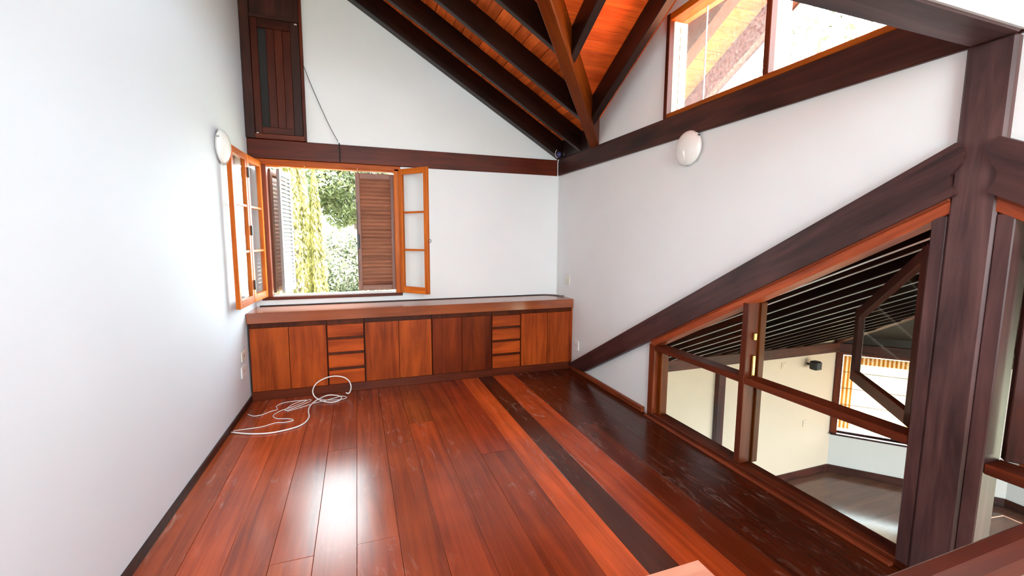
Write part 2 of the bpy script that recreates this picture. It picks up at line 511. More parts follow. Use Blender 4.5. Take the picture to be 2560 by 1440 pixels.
CY0, CY1, CZ1 = mir(3.055), 3.055, 3.33               # clerestory
tb = lambda y: zB(y) + DV + 0.02
V = (0.15, 0, 0)
items = []
for f in (lambda y: y, mir):
    items += [
        (yz([(f(3.10), -0.27), (f(YB), -0.27), (f(YB), ZB1), (f(3.10), ZB1)], XR), V),
        (yz([(f(1.12), zrake_u(1.12) - 0.1), (f(3.10), zrake_u(3.10) - 0.1), (f(3.10), ZB1), (f(1.12), ZB1)], XR), V),
        (yz([(f(CY1), ZB1), (f(YB), ZB1), (f(YB), top(XR)), (f(4.2), top(XR)), (f(CY1), tb(CY1))], XR), V),
        (yz([(f(CY1), CZ1), (f(CY1), tb(CY1)), (f(RID), tb(RID)), (f(RID), CZ1)], XR), V)]
wr = prisms('wall_right', items, MW)
tag(wr, kind='structure')

wnear = prisms('wall_near', [  # unseen opening added, raked high to light the upper back wall
    (xz([(-1.16, -0.27), (-0.7, -0.27), (-0.7, 4.75), (-1.16, 5.0)], YN), (0, -0.15, 0)),
    (xz([(1.9, -0.27), (XR + 0.15, -0.27), (XR + 0.15, 2.9), (1.9, 3.1)], YN), (0, -0.15, 0)),
    (xz([(-0.7, 4.2), (1.9, 2.75), (1.9, 3.1), (-0.7, 4.75)], YN), (0, -0.15, 0)),
    (xz([(-0.7, -0.27), (1.9, -0.27), (1.9, 1.15), (-0.7, 1.15)], YN), (0, -0.15, 0))], MW)
tag(wnear, kind='structure')
tag(box('trim_1', (-1.08, 0.974, ZB0 + 0.003), (XR - 0.03, 0.988, ZB1 + 0.06), MW, None, 'x', 0.002), kind='structure')

# skirting
x0, x1 = XL(YN), XL(4.61)
bl = prisms('baseboard_left', [([(x0, YN, 0.001), (x1, 4.61, 0.001), (x1, 4.61, 0.055), (x0, YN, 0.055)], (0.012, 0, 0))], MDARK)
tag(bl, kind='structure')
br = box('baseboard_right', (XR - 0.035, 3.165, 0.001), (XR, 4.575, 0.052), MRED, None, 'y', 0.006)
tag(br, kind='structure')

# ------------------------------------------------------------------ structure: roof
ceil = tag(empty('ceiling'), kind='structure')
nA = Vector((A_S, 0, 1)).normalized(); nB = Vector((0, B_S, 1)).normalized()
def aP(x, y, dz): return (x, y, zA(x) + dz)
def bP(x, y, dz): return (x, y, zB(y) + dz)
def bPm(x, y, dz): return (x, mir(y), zB(y) + dz)
# covering slabs above the boards
xr_ = xval(RID)
prisms('roof_cover', [
    ([aP(2.6, 5.3, DV + .03), aP(-1.3, 5.3, DV + .03), aP(-1.3, RID, DV + .03), aP(xr_, RID, DV + .03), aP(XR, 4.2, DV + .03), aP(2.6, 4.4, DV + .03)], (0, 0, 0.08)),
    ([aP(2.6, mir(5.3), DV + .0), aP(-1.3, mir(5.3), DV + .0), aP(-1.3, RID, DV + .0), aP(xr_, RID, DV + .0), aP(XR, mir(4.2), DV + .0), aP(2.6, mir(4.4), DV + .0)], (0, 0, 0.11)),
    ([bP(xr_, RID, DV + .03), bP(3.3, RID, DV + .03), bP(3.3, 4.6, DV + .03), bP(2.5, 4.6, DV + .03), bP(2.5, 4.2, DV + .03), bP(XR, 4.2, DV + .03)], (0, 0, 0.08)),
    ([bPm(xr_, RID, DV), bPm(3.3, RID, DV), bPm(3.3, 4.6, DV), bPm(2.5, 4.6, DV), bPm(2.5, 4.2, DV), bPm(XR, 4.2, DV)], (0, 0, 0.11))], MBOARD, ceil)
# boards of the main roof: each runs across the rafters
sl_ = math.sqrt(1 + A_S ** 2); pitchA = 0.10
for k in range(int((XR + 1.15) * sl_ / pitchA)):
    x = XR - (k + 0.5) * pitchA / sl_
    ylo = max(yval(x) - 0.05, RID) if x > xr_ else RID
    if x > 2.36: ylo = 4.15
    dz = random.uniform(-0.004, 0.004)
    bar('ceiling_board', aP(x, ylo, DV + dz), aP(x, YB, DV + dz), 0.097, 0.016, MBOARD, ceil, nA, 0.004, 'bottom')
sl_ = math.sqrt(1 + B_S ** 2)
for k in range(int((4.6 - RID) * sl_ / pitchA)):
    y = 4.6 - (k + 0.5) * pitchA / sl_
    xlo = xval(y) - 0.05 if y < 4.2 else XR + 0.15
    dz = random.uniform(-0.002, 0.002)
    bar('ceiling_board', bP(xlo, y, DV + dz), bP(3.29, y, DV + dz), 0.098, 0.016, MBOARD, ceil, nB, 0.002, 'bottom', (1.15, 0.85, 0.75))
# rafters
hA = DV / math.sqrt(1 + A_S ** 2); hB = DV / math.sqrt(1 + B_S ** 2)
for y in (4.455, 3.905, 3.325, 2.75, 2.17, 1.60):
    xs = XR if y > 4.2 else xval(y) - 0.02
    bar('rafter', aP(xs, y, 0), aP(-1.08, y, 0), 0.055, hA, MRAFT, ceil, (0, 0, 1), 0.006, 'bottom')
bar('rafter', aP(XR, YB - 0.055, 0), aP(-1.03, YB - 0.055, 0), 0.11, hA, MRAFT, ceil, (0, 0, 1), 0.006, 'bottom')
for x, w in ((2.215, 0.075), (1.697, 0.065), (1.18, 0.065), (0.66, 0.065), (0.14, 0.065)):
    bar('rafter', bP(x, yval(x) - 0.02, 0), bP(x, RID + 0.02, 0), w, hB, MRAFT, ceil, (0, 0, 1), 0.006, 'bottom')
for x, w in ((2.715, 0.12), (3.25, 0.09)):
    bar('rafter', bP(x, 4.55, 0), bP(x, RID + 0.02, 0), w, hB, MRAFT, ceil, (0, 0, 1), 0.006, 'bottom')
fas = bar('fascia_board', bP(3.31, 4.6, -0.03), bP(3.31, RID, -0.03), 0.03, 0.26, plain('grey_fascia_paint', (0.45, 0.47, 0.50), 0.6), ceil, (0, 0, 1), 0.003, 'bottom')
box('eave_blocking', (XR - 0.03, 4.2, ZB1), (XR - 0.002, YB - 0.11, ZB1 + 0.21), MRAFT, ceil, 'y', 0.003)
# valley rafter in the inner corner of the two planes
vx = 0.4
bar('valley_rafter', (XR - 0.015, yval(XR - 0.015) - 0.03, zA(XR) - 0.005), (vx, yval(vx), zA(vx) - 0.03), 0.105, 0.26, MORANGE, ceil, (0, 0, 1), 0.008, 'bottom', (0.25, 0.19, 0.22))

# ------------------------------------------------------------------ timber frame of the room
tag(box('wall_beam', (XL(YB), YB - 0.02, ZB0), (XR, YB + 0.05, ZB1), MRED, None, 'x', 0.006, (0.42, 0.26, 0.22)),
    'dark reddish horizontal beam across the back wall above the open window', 'beam', 'wall beams', 'structure')
tag(box('wall_beam', (XR - 0.025, mir(YB), ZB0), (XR + 0.05, YB - 0.02, ZB1), MDARK, None, 'y', 0.006, (1.6, 1.5, 1.5)),
    'dark horizontal beam along the right wall under the clerestory window', 'beam', 'wall beams', 'structure')
tag(box('tie_beam', (-1.1, 0.988, ZB0 - 0.002), (XR - 0.03, 1.14, ZB1 + 0.05), MPOST, None, 'x', 0.006, (1.6, 1.6, 1.6)),
    'thick overhead tie beam meeting the top of the post at upper right', 'beam', None, 'structure')
tag(box('post', (XR - 0.036, 0.995, 0.0), (XR + 0.12, 1.145, ZB0), MPOST, None, 'z', 0.010, (1.55, 1.28, 1.22)),
    'tall dark square post in the right wall between the two glazed screens', 'post', None, 'structure')

def rake(side, label):
    f = (lambda y: y) if side > 0 else mir
    pts = [(4.60, zrake_u(4.60)), (4.21, zrake_l(4.21)), (1.205, zrake_l(1.205)), (1.118, zrake_l(1.118)), (1.139, 1.79), (1.142, 1.825), (1.112, 1.87), (1.104, 1.905), (1.112, 1.935), (1.135, zrake_u(1.135))]
    # local frame: X along the slope, Z across, origin at the middle
    c = Vector((XR - 0.055, f(2.6), (zrake_u(2.6) + zrake_l(2.6)) / 2))
    d = Vector((0, f(1.0) - f(3.0), 0.545 * 2.0)).normalized()
    x = d; z = (Vector((0, 0, 1)) - d * d.z).normalized(); y = z.cross(x)
    M = Matrix((x, y, z)).transposed().to_4x4(); M.translation = c
    Mi = M.inverted()
    loc = [Mi @ Vector((XR - 0.055, f(yy), zz)) for yy, zz in pts]
    v = Mi.to_3x3() @ Vector((0.12, 0, 0))
    o = prisms('raking_beam', [(loc, v)], MPOST, None, M)
    o.color = (1.15, 0.78, 0.72, 1)
    return tag(o, label, 'beam', 'raking beams', 'structure')
rake(1, 'thick raking beam sloping from the post down to the floor beside the cabinets')
rake(-1, 'raking beam on the near side of the post at the right edge')

# ------------------------------------------------------------------ window in the back wall
def casement(win, hinge, free, z0, z1, mat, panes=3, st=0.05, th=0.035, hinges_on=False):
    """glazed leaf standing between two plan points: stiles, rails, glazing bars and panes"""
    c = empty('casement', (hinge[0], hinge[1], z0), win)
    h, f = Vector((*hinge, 0)), Vector((*free, 0))
    d = (f - h).normalized(); L = (f - h).length
    nrm = Vector((d.y, -d.x, 0))
    P = lambda s, z: h + d * s + Vector((0, 0, z))
    for s in (st / 2, L - st / 2):
        bar('stile', P(s, z0), P(s, z1), st, th, mat, c, nrm)
    for zc, hh in ((z0 + 0.035, 0.07), (z1 - 0.03, 0.06)):
        bar('rail', P(st, zc), P(L - st, zc), th, hh, mat, c)
    zi0, zi1 = z0 + 0.07, z1 - 0.06
    for k in range(1, panes):
        zz = zi0 + (zi1 - zi0) * k / panes
        bar('glazing_bar', P(st, zz), P(L - st, zz), th * 0.8, 0.022, mat, c)
    for k in range(panes):
        a = zi0 + (zi1 - zi0) * k / panes + 0.008; b = zi0 + (zi1 - zi0) * (k + 1) / panes - 0.008
        bar('pane', P(st - 0.005, (a + b) / 2), P(L - st + 0.005, (a + b) / 2), 0.004, b - a + 0.01, MGLASS, c, (0, 0, 1), 0)
    return c

w1 = tag(empty('window_1', (-0.2, YB, WZ0)), kind='structure')
box('window_head', (WX0 - 0.09, YB - 0.03, 2.285), (WX1 + 0.02, YB + 0.12, 2.338), MORANGE, w1, 'x', 0.004, (0.8, 0.7, 0.7))
box('window_head_bead', (WX0, YB - 0.02, 2.272), (WX1 - 0.02, YB + 0.06, 2.285), MORANGE, w1, 'x', 0.002)
box('window_jamb', (WX0, YB - 0.025, WZ0), (WX0 + 0.05, YB + 0.12, 2.285), MRED, w1, 'z', 0.004)
box('window_jamb', (0.405, YB - 0.03, WZ0), (0.475, YB + 0.12, 2.31), MORANGE, w1, 'z', 0.004)
box('window_sill', (WX0 - 0.05, YB - 0.03, 0.915), (0.475, YB + 0.16, 0.945), MRED, w1, 'x', 0.006, (0.55, 0.45, 0.45))
box('window_sill_track', (WX0 + 0.05, YB + 0.0, 0.945), (0.405, YB + 0.12, 0.962), plain('pale_sill_paint', (0.7, 0.69, 0.66), 0.4), w1, 'x', 0.002)
cA = casement(w1, (-0.888, 5.00), (-0.928, 4.585), 0.955, 2.305, MORANGE)
cB = casement(w1, (-0.930, 4.578), (-0.950, 4.145), 0.955, 2.305, MORANGE)
cC = casement(w1, (0.462, 5.005), (0.722, 4.69), 0.955, 2.305, MORANGE)
for z in (1.12, 1.62, 2.14):       # black butt hinges joining the two left leaves
    bar('hinge', (-0.902, 4.581, z - 0.045), (-0.902, 4.581, z + 0.045), 0.012, 0.022, MBLACK, cB, (0, 1, 0), 0.002)
t_ = tube('latch_ring', [(0.735 + 0.012 * math.cos(a), 4.675, 1.53 + 0.016 * math.sin(a)) for a in [i * math.pi / 4 for i in range(9)]], 0.003, MBLACK, cC)
for x in (-0.48, 0.03):
    tube('curtain_hook', [(x, YB - 0.025, 2.30), (x, YB - 0.04, 2.298), (x, YB - 0.045, 2.285), (x, YB - 0.035, 2.278)], 0.0025, MBRASS, w1)

def shutter(win, hinge, free, z0, z1, mframe, mslat, n=28, flip=1):
    c = empty('shutter', (hinge[0], hinge[1], z0), win)
    h, f = Vector((*hinge, 0)), Vector((*free, 0))
    d = (f - h).normalized(); L = (f - h).length
    nrm = Vector((d.y, -d.x, 0)) * flip
    P = lambda s, z: h + d * s + Vector((0, 0, z))
    st, th = 0.045, 0.03
    for s in (st / 2, L - st / 2):
        bar('stile', P(s, z0), P(s, z1), st, th, mframe, c, nrm)
    for zc in (z0 + 0.03, z1 - 0.03):
        bar('rail', P(st, zc), P(L - st, zc), th, 0.06, mframe, c)
    for k in range(n):
        z = z0 + 0.06 + (z1 - z0 - 0.12) * (k + 0.5) / n
        up = Vector((0, 0, 1)) * 0.80 + nrm * -0.6
        bar('slat', P(st - 0.004, z), P(L - st + 0.004, z), 0.006, 0.0545, mslat, c, up, 0.001)
    return c
sR = shutter(w1, (0.415, 5.125), (0.005, 5.125), 0.975, 2.262, MSHUT, MSHUT)
bar('shutter_bolt', (0.018, 5.100, 1.44), (0.018, 5.100, 1.60), 0.026, 0.02, MBLACK, sR, (0, 1, 0), 0.006)
bar('shutter_bolt_rod', (0.012, 5.098, 1.10), (0.012, 5.098, 1.95), 0.008, 0.008, MBLACK, sR, (0, 1, 0), 0.002)
shutter(w1, (-0.832, 5.15), (-0.735, 5.535), 0.975, 2.262, MSHUT, MSHUT)
shutter(w1, (-0.690, 5.535), (-0.745, 5.12), 0.975, 2.262, MSHUTW, MSHUTW, 28, -1)

# ------------------------------------------------------------------ attic door above the beam
d1 = tag(empty('door_1', (-0.70, YB, 2.56)), kind='structure')
dl = XL(YB) + 0.004
bx = lambda nm, a, b, z0, z1, y0, y1, m=MDARK, g='z', col=None: box(nm, (a, YB - y1, z0), (b, YB - y0, z1), m, d1, g, 0.003, col)
bx('door_backing', dl, -0.455, 2.53, 4.45, 0.0, 0.006, MVOID)  # black sheet paints the shade in the door's open slot
bx('door_jamb', dl, -0.905, 2.53, 4.45, 0.006, 0.05)
bx('door_jamb', -0.472, -0.445, 2.53, 4.45, 0.006, 0.05, MRED, 'z', (0.4, 0.3, 0.3))
bx('door_threshold', -0.905, -0.462, 2.53, 2.575, 0.006, 0.055, MRED, 'x', (0.6, 0.5, 0.5))
bx('door_stile', -0.903, -0.842, 2.58, 3.66, 0.006, 0.032, MRED, 'z', (0.28, 0.22, 0.2))
bx('door_stile', -0.555, -0.475, 2.58, 3.66, 0.006, 0.032, MDARK, 'z')
bx('door_rail', -0.842, -0.555, 2.58, 2.645, 0.006, 0.032, MRED, 'x', (0.28, 0.22, 0.2))
bx('door_rail', -0.842, -0.555, 3.575, 3.66, 0.006, 0.032, MRED, 'x', (0.22, 0.18, 0.18))
for k in range(3):
    a = -0.772 + k * 0.0725
    bx('door_plank', a, a + 0.071, 2.645, 3.575, 0.006, 0.022 + 0.002 * (k % 2), MRED, 'z', (0.34, 0.26, 0.25))
bx('transom_panel', -0.903, -0.475, 3.70, 4.45, 0.006, 0.02)
bx('transom_rail', -0.905, -0.472, 3.66, 3.70, 0.006, 0.045, MDARK, 'x')
for x, z in ((-0.893, 2.574), (-0.884, 2.576), (-0.512, 3.64), (-0.50, 3.64)):
    box('door_clip', (x, YB - 0.042, z), (x + 0.008, YB - 0.033, z + 0.012), MPLAST, d1, 'x', 0.001)

# ------------------------------------------------------------------ clerestory window in the right wall
w3 = tag(empty('window_3', (XR, RID, ZB1)), kind='structure')
box('window_sill', (XR - 0.02, CY0, ZB1), (XR + 0.15, CY1, ZB1 + 0.035), MORANGE, w3, 'y', 0.004, (0.6, 0.6, 0.7))
box('window_head', (XR - 0.02, CY0, 3.275), (XR + 0.15, CY1, CZ1), MORANGE, w3, 'y', 0.004)
for y in (CY1 - 0.02, CY0 + 0.02):
    box('window_jamb', (XR - 0.025, y - 0.02, ZB1 + 0.0), (XR + 0.02, y + 0.02, CZ1), MRED, w3, 'z', 0.004, (0.5, 0.4, 0.4))
    box('window_jamb', (XR + 0.02, y - 0.025, ZB1 + 0.035), (XR + 0.15, y + 0.025, 3.275), MPALE, w3, 'z', 0.004)  # overexposed white of the reveal is put into its colour
mys = [2.115, RID, mir(2.115)]
for y in mys:
    box('window_mullion', (XR - 0.02, y - 0.02, ZB1 + 0.035), (XR + 0.03, y + 0.02, 3.275), MRED, w3, 'z', 0.004, (0.5, 0.4, 0.4))
    box('window_mullion', (XR + 0.03, y - 0.02, ZB1 + 0.035), (XR + 0.15, y + 0.02, 3.275), MPALE, w3, 'z', 0.004)  # blown-out brightness of the outer half painted as a pale tone
edges = [CY1 - 0.045] + mys + [CY0 + 0.045]
for k in range(4):
    a, b = edges[k] - 0.02, edges[k + 1] + 0.02
    box('pane', (XR + 0.085, b, ZB1 + 0.035), (XR + 0.090, a, 3.275), MFROST if k in (0, 3) else MGLASS, w3, 'y', 0)
box('pane_joint', (XR + 0.082, 2.735, ZB1 + 0.035), (XR + 0.093, 2.742, 3.275), MPLAST, w3, 'z', 0.001)
for k in range(10):
    z = ZB1 + 0.075 + k * 0.067
    bar('glazing_clip', (XR + 0.080, CY1 - 0.051, z - 0.026), (XR + 0.080, CY1 - 0.051, z + 0.026), 0.010, 0.012, MIVORY, w3, (0, 1, 0), 0.004)

# ------------------------------------------------------------------ glazed screens under the raking beams
def screen(name, f, full=True):
    w = tag(empty(name, (XR, f(2.1), 0)), kind='structure')
    X0, X1 = XR - 0.03, XR + 0.09
    def bb(nm, ya, yb, z0, z1, m, g, col=None, x0=X0, x1=X1):
        a, b = sorted((f(ya), f(yb)))
        return box(nm, (x0, a, z0), (x1, b, z1), m, w, g, 0.004, col)
    zt = lambda y: zrake_l(y) - 0.06
    def slope(nm, ya, yb, off, h, m, x0, x1, col=None):
        pa = Vector(((x0 + x1) / 2, f(ya), zrake_l(ya) + off)); pb = Vector(((x0 + x1) / 2, f(yb), zrake_l(yb) + off))
        return bar(nm, pa, pb, x1 - x0, h, m, w, (0, 0, 1), 0.003, 'top', col)
    slope('head_rail', 3.09, 1.15, 0.004, 0.060, MRED, X0, X1, (1.5, 1.3, 1.2))
    slope('head_bead', 3.09, 1.15, 0.012, 0.022, MRED, X0 - 0.012, X0 + 0.01, (0.9, 0.8, 0.8))
    bb('jamb', 3.10, 3.03, 0.0, 0.655, MRED, 'z', (0.85, 0.75, 0.7))
    bb('jamb', 3.03, 2.985, 0.04, 0.64, MORANGE, 'z', (0.32, 0.28, 0.3), X0 + 0.045, X1)
    bb('jamb', 1.20, 1.146, 0.0, 1.66, MPOST, 'z', (1.4, 1.1, 1.05))
    bb('mullion', 2.155, 2.11, 0.05, zt(2.13) + 0.01, MRED, 'z', (0.55, 0.46, 0.45), X0, X1 - 0.02)
    bb('mullion', 2.14, 2.095, 0.05, zt(2.11), MORANGE, 'z', (0.20, 0.20, 0.22), X1 - 0.02, X1 + 0.03)
    bb('transom', 3.03, 2.155, 0.607, 0.650, MRED, 'y', (0.52, 0.42, 0.42), X0 + 0.004, X1)
    bb('transom', 2.11, 1.20, 0.607, 0.650, MRED, 'y', (0.52, 0.42, 0.42), X0 + 0.004, X1)
    bb('bottom_rail', 3.10, 1.146, 0.0, 0.045, MRED, 'y', (0.5, 0.42, 0.42), X0, X1)
    bb('floor_bead', 3.10, 1.20, 0.0, 0.02, MRED, 'y', (0.8, 0.7, 0.7), X0 - 0.03, X0)
    bb('pane', 3.0, 2.14, 0.04, 0.612, MGLASS, 'y', None, XR + 0.028, XR + 0.032)
    bb('pane', 2.11, 1.19, 0.04, 0.612, MGLASS, 'y', None, XR + 0.028, XR + 0.032)
    prisms('pane', [(yz([(f(2.99), 0.645), (f(2.14), 0.645), (f(2.14), zt(2.14) + .01), (f(2.99), zt(2.99) + .01)], XR + 0.028), (0.004, 0, 0))], MGLASS, w)
    bb('brass_bolt', 2.108, 2.094, 0.66, 0.80, MBRASS, 'z', None, X0 + 0.05, X0 + 0.075)
    bb('brass_bolt', 2.108, 2.094, 0.90, 0.95, MBRASS, 'z', None, X0 + 0.05, X0 + 0.075)
    # tilted open sash hung on the post side
    hy, L = 1.222, 0.80
    ang = math.radians(41)
    s = empty('sash', (XR + 0.05, f(hy), 0.66), w)
    e = Vector((math.sin(ang), math.cos(ang) * (1 if f(2) > f(1) else -1), 0))
    o = Vector((XR + 0.05, f(hy), 0))
    P = lambda u, z: o + e * u + Vector((0, 0, z))
    zs = lambda u: 1.555 - 0.545 * u
    nrm = Vector((e.y, -e.x, 0))
    bar('stile', P(0.03, 0.665), P(0.03, zs(0.03) - 0.01), 0.06, 0.035, MDARK, s, nrm, 0.003, 'mid', (1.5, 1.3, 1.3))
    bar('stile', P(L - 0.03, 0.665), P(L - 0.03, zs(L - 0.03) + 0.0), 0.06, 0.035, MDARK, s, nrm, 0.003, 'mid', (1.7, 1.5, 1.5))
    bar('rail', P(0.0, 0.70), P(L, 0.70), 0.035, 0.07, MRED, s, (0, 0, 1), 0.003, 'mid', (0.5, 0.4, 0.4))
    bar('rail', P(0.0, zs(0) - 0.04), P(L, zs(L) - 0.04), 0.035, 0.06, MDARK, s, (0, 0, 1), 0.003, 'mid', (1.5, 1.3, 1.3))
    q = nrm * 0.002
    prisms('pane', [([P(0.05, 0.73) - q, P(L - 0.05, 0.73) - q, P(L - 0.05, zs(L - 0.05) - 0.06) - q, P(0.05, zs(0.05) - 0.06) - q], q * 2)], MGLASS, s)
    return w
screen('window_2', lambda y: y)
screen('window_4', mir)

# ------------------------------------------------------------------ lower room beyond the screens
ZF = -2.40
C0 = Vector((7.55, 4.90, 0)); CD = Vector((math.sin(math.radians(43)), -math.cos(math.radians(43)), 0))
C1 = C0 + CD * 2.2
lf = tag(box('floor_lower', (2.56, -2.8, ZF - 0.1), (9.3, 5.0, ZF), MLOW, None, 'x', 0), kind='structure')
tag(prisms('wall_lower_back', [(xz([(2.5, ZF), (C0.x, ZF), (C0.x, -0.03), (2.5, -0.03)], 4.90), (0, 0.15, 0))], MCREAM), kind='structure')
tag(prisms('wall_lower_side', [(yz([(mir(YB), ZF), (YB, ZF), (YB, -0.02), (mir(YB), -0.02)], XR + 0.06), (0.09, 0, 0))], MW), kind='structure')
CN = Vector((math.cos(math.radians(43)), math.sin(math.radians(43)), 0))      # outward normal of the canted wall
def cw(s, z, o=0.0): return C0 + CD * s + CN * o + Vector((0, 0, z))
def crect(a, b, z0, z1): return [cw(a, z0), cw(b, z0), cw(b, z1), cw(a, z1)]
KW0, KW1, KZ0, KZ1 = 0.03, 1.16, -1.70, -0.30
tag(prisms('wall_bay', [(crect(0, 2.2, ZF, KZ0), CN * 0.15), (crect(0, KW0, KZ0, 0.06), CN * 0.15), (crect(KW1, 2.2, KZ0, 0.06), CN * 0.15), (crect(KW0, KW1, KZ1, 0.06), CN * 0.15)],
           plain('pale_grey_plaster', (0.77, 0.73, 0.69), 0.75, noise=0.02, scale=3)), kind='structure')
ex = C1.x
tag(prisms('wall_lower_end', [(yz([(C1.y, ZF), (-1.2, ZF), (-1.2, -1.7), (C1.y, -1.7)], ex), (0.15, 0, 0)),
                              (yz([(C1.y, -0.3), (-1.2, -0.3), (-1.2, 0.10), (C1.y, 0.10)], ex), (0.15, 0, 0)),
                              (yz([(C1.y, -1.7), (C1.y - 0.1, -1.7), (C1.y - 0.1, -0.3), (C1.y, -0.3)], ex), (0.15, 0, 0)),
                              (yz([(-1.0, -1.7), (-1.2, -1.7), (-1.2, -0.3), (-1.0, -0.3)], ex), (0.15, 0, 0))], MW), kind='structure')
tag(prisms('wall_lower_near', [(xz([(2.5, ZF), (4.4, ZF), (4.4, -0.1), (2.5, -0.1)], -2.76), (0, -0.15, 0)),  # opening out of view, added to let daylight into the lower room
                               (xz([(7.6, ZF), (9.2, ZF), (9.2, -0.1), (7.6, -0.1)], -2.76), (0, -0.15, 0)),
                               (xz([(4.4, -0.45), (7.6, -0.45), (7.6, -0.1), (4.4, -0.1)], -2.76), (0, -0.15, 0))], MW), kind='structure')
# skirting of the lower room
tag(box('baseboard_lower_back', (2.6, 4.875, ZF), (C0.x - 0.01, 4.90, ZF + 0.12), MDARK, None, 'x', 0.004, (1.8, 1.6, 1.6)), kind='structure')
tag(bar('baseboard_bay', cw(0.01, ZF + 0.06, -0.012), cw(2.19, ZF + 0.06, -0.012), 0.024, 0.12, MDARK, None, (0, 0, 1), 0.004, 'mid', (1.2, 1.2, 1.2)), kind='structure')
tag(box('baseboard_lower_end', (ex - 0.024, -1.2, ZF), (ex, C1.y, ZF + 0.12), MDARK, None, 'y', 0.004), kind='structure')
# plates on the walls
tag(box('wall_plate', (2.6, 4.84, -0.285), (C0.x, 4.98, -0.125), MDARK, None, 'x', 0.006, (2.4, 2.1, 1.8)), 'brown beam topping the cream wall of the lower room', 'beam', 'wall plates of the lower room', 'structure')
tag(bar('wall_plate', cw(-0.02, -0.21, 0.02), cw(2.22, -0.21, 0.02), 0.14, 0.16, MDARK, None, (0, 0, 1), 0.006, 'mid', (1.5, 1.3, 1.3)), 'dark beam above the blind of the bay window in the lower room', 'beam', 'wall plates of the lower room', 'structure')
tag(box('wall_plate', (ex - 0.06, -1.2, -0.285), (ex + 0.08, C1.y, -0.125), MDARK, None, 'y', 0.006), 'dark beam on the far end wall of the lower room', 'beam', 'wall plates of the lower room', 'structure')
tag(box('wall_post', (4.965, 4.83, ZF), (5.105, 4.93, -0.285), MDARK, None, 'z', 0.006, (1.6, 1.4, 1.4)), 'brown upright post against the cream wall of the lower room', 'post', None, 'structure')
# roof of the lower room
lc = tag(empty('ceiling_lower'), kind='structure')
LS = 0.478
def zL(y): return 1.615 - LS * (abs(y - RID) - 0.13)
E = Vector((4.7, RID, zL(RID)))
def lP(x, y, dz=0.0): return Vector((x, y, zL(y) + dz))
hip0 = Vector((C0.x + 0.05, 5.0, zL(5.0)))
top_ = 0.13
prisms('roof_cover', [
    ([lP(2.56, RID, top_), lP(E.x, RID, top_), hip0 + Vector((0, 0, top_)), lP(2.56, 5.0, top_)], (0, 0, 0.06)),
    ([lP(2.56, RID, top_), lP(E.x, RID, top_), Vector((7.6, mir(5.0), hip0.z + top_)), lP(2.56, mir(5.0), top_)], (0, 0, 0.06)),
    ([E + Vector((0, 0, top_)), hip0 + Vector((0, 0, top_)), Vector((9.3, 3.3, hip0.z + top_))], (0, 0, 0.06)),
    ([E + Vector((0, 0, top_)), Vector((9.3, 3.3, hip0.z + top_)), Vector((9.3, mir(3.3), hip0.z + top_))], (0, 0, 0.06)),
    ([E + Vector((0, 0, top_)), Vector((9.3, mir(3.3), hip0.z + top_)), Vector((7.6, mir(5.0), hip0.z + top_))], (0, 0, 0.06))], MVOID, lc)
MTILE = plain('terracotta_tile', (0.56, 0.19, 0.09), 0.8, noise=0.3, scale=6, bump=0.3)
up_ = top_ + 0.065
prisms('roof_tiles', [
    ([lP(2.58, RID, up_), lP(E.x, RID, up_), hip0 + Vector((0, 0, up_)), lP(2.58, 5.0, up_)], (0, 0, 0.03)),
    ([lP(2.58, RID, up_), lP(E.x, RID, up_), Vector((7.6, mir(5.0), hip0.z + up_)), lP(2.58, mir(5.0), up_)], (0, 0, 0.03)),
    ([E + Vector((0, 0, up_)), hip0 + Vector((0, 0, up_)), Vector((9.3, 3.3, hip0.z + up_))], (0, 0, 0.03)),
    ([E + Vector((0, 0, up_)), Vector((9.3, 3.3, hip0.z + up_)), Vector((9.3, mir(3.3), hip0.z + up_))], (0, 0, 0.03)),
    ([E + Vector((0, 0, up_)), Vector((9.3, mir(3.3), hip0.z + up_)), Vector((7.6, mir(5.0), hip0.z + up_))], (0, 0, 0.03))], MTILE, lc)
xs = [2.60, 2.76, 3.09, 3.42, 3.75, 4.085, 4.41, 4.74, 5.07, 5.40, 5.73, 6.06, 6.4, 6.75]
for i, x in enumerate(xs):
    if i == 0: continue
    ya = RID + 0.03 if x < E.x else RID + (x - E.x) / (hip0.x - E.x) * (hip0.y - RID) + 0.05
    bar('rafter', lP(x, ya), lP(x, 4.95), 0.05, 0.11, MRAFT, lc, (0, 0, 1), 0.004, 'bottom')
    if x < 4.5: bar('rafter_glint_strip', lP(x - 0.018, ya, -0.008), lP(x - 0.018, 4.8, -0.008), 0.005, 0.008, MPALE, lc, (0, 0, 1), 0.001, 'bottom')  # added pale strip paints the bright glint along the rafter's lower edge
bar('frieze_board', cw(-0.02, -0.125, -0.03), cw(2.2, -0.125, -0.03), 0.03, 0.185, MRAFT, lc, (0, 0, 1), 0.003, 'bottom')
bar('hip_rafter', E, Vector((9.2, 3.4, hip0.z)), 0.08, 0.13, MRAFT, lc, (0, 0, 1), 0.005, 'bottom')
bar('hip_rafter', E, hip0, 0.08, 0.13, MRED, lc, (0, 0, 1), 0.005, 'bottom', (0.5, 0.4, 0.4))
bar('rafter_glint_strip', lP(2.575, 1.2, -0.008), lP(2.575, 4.8, -0.008), 0.006, 0.008, MPALE, lc, (0, 0, 1), 0.001, 'bottom')  # another painted glint line, next to the wall

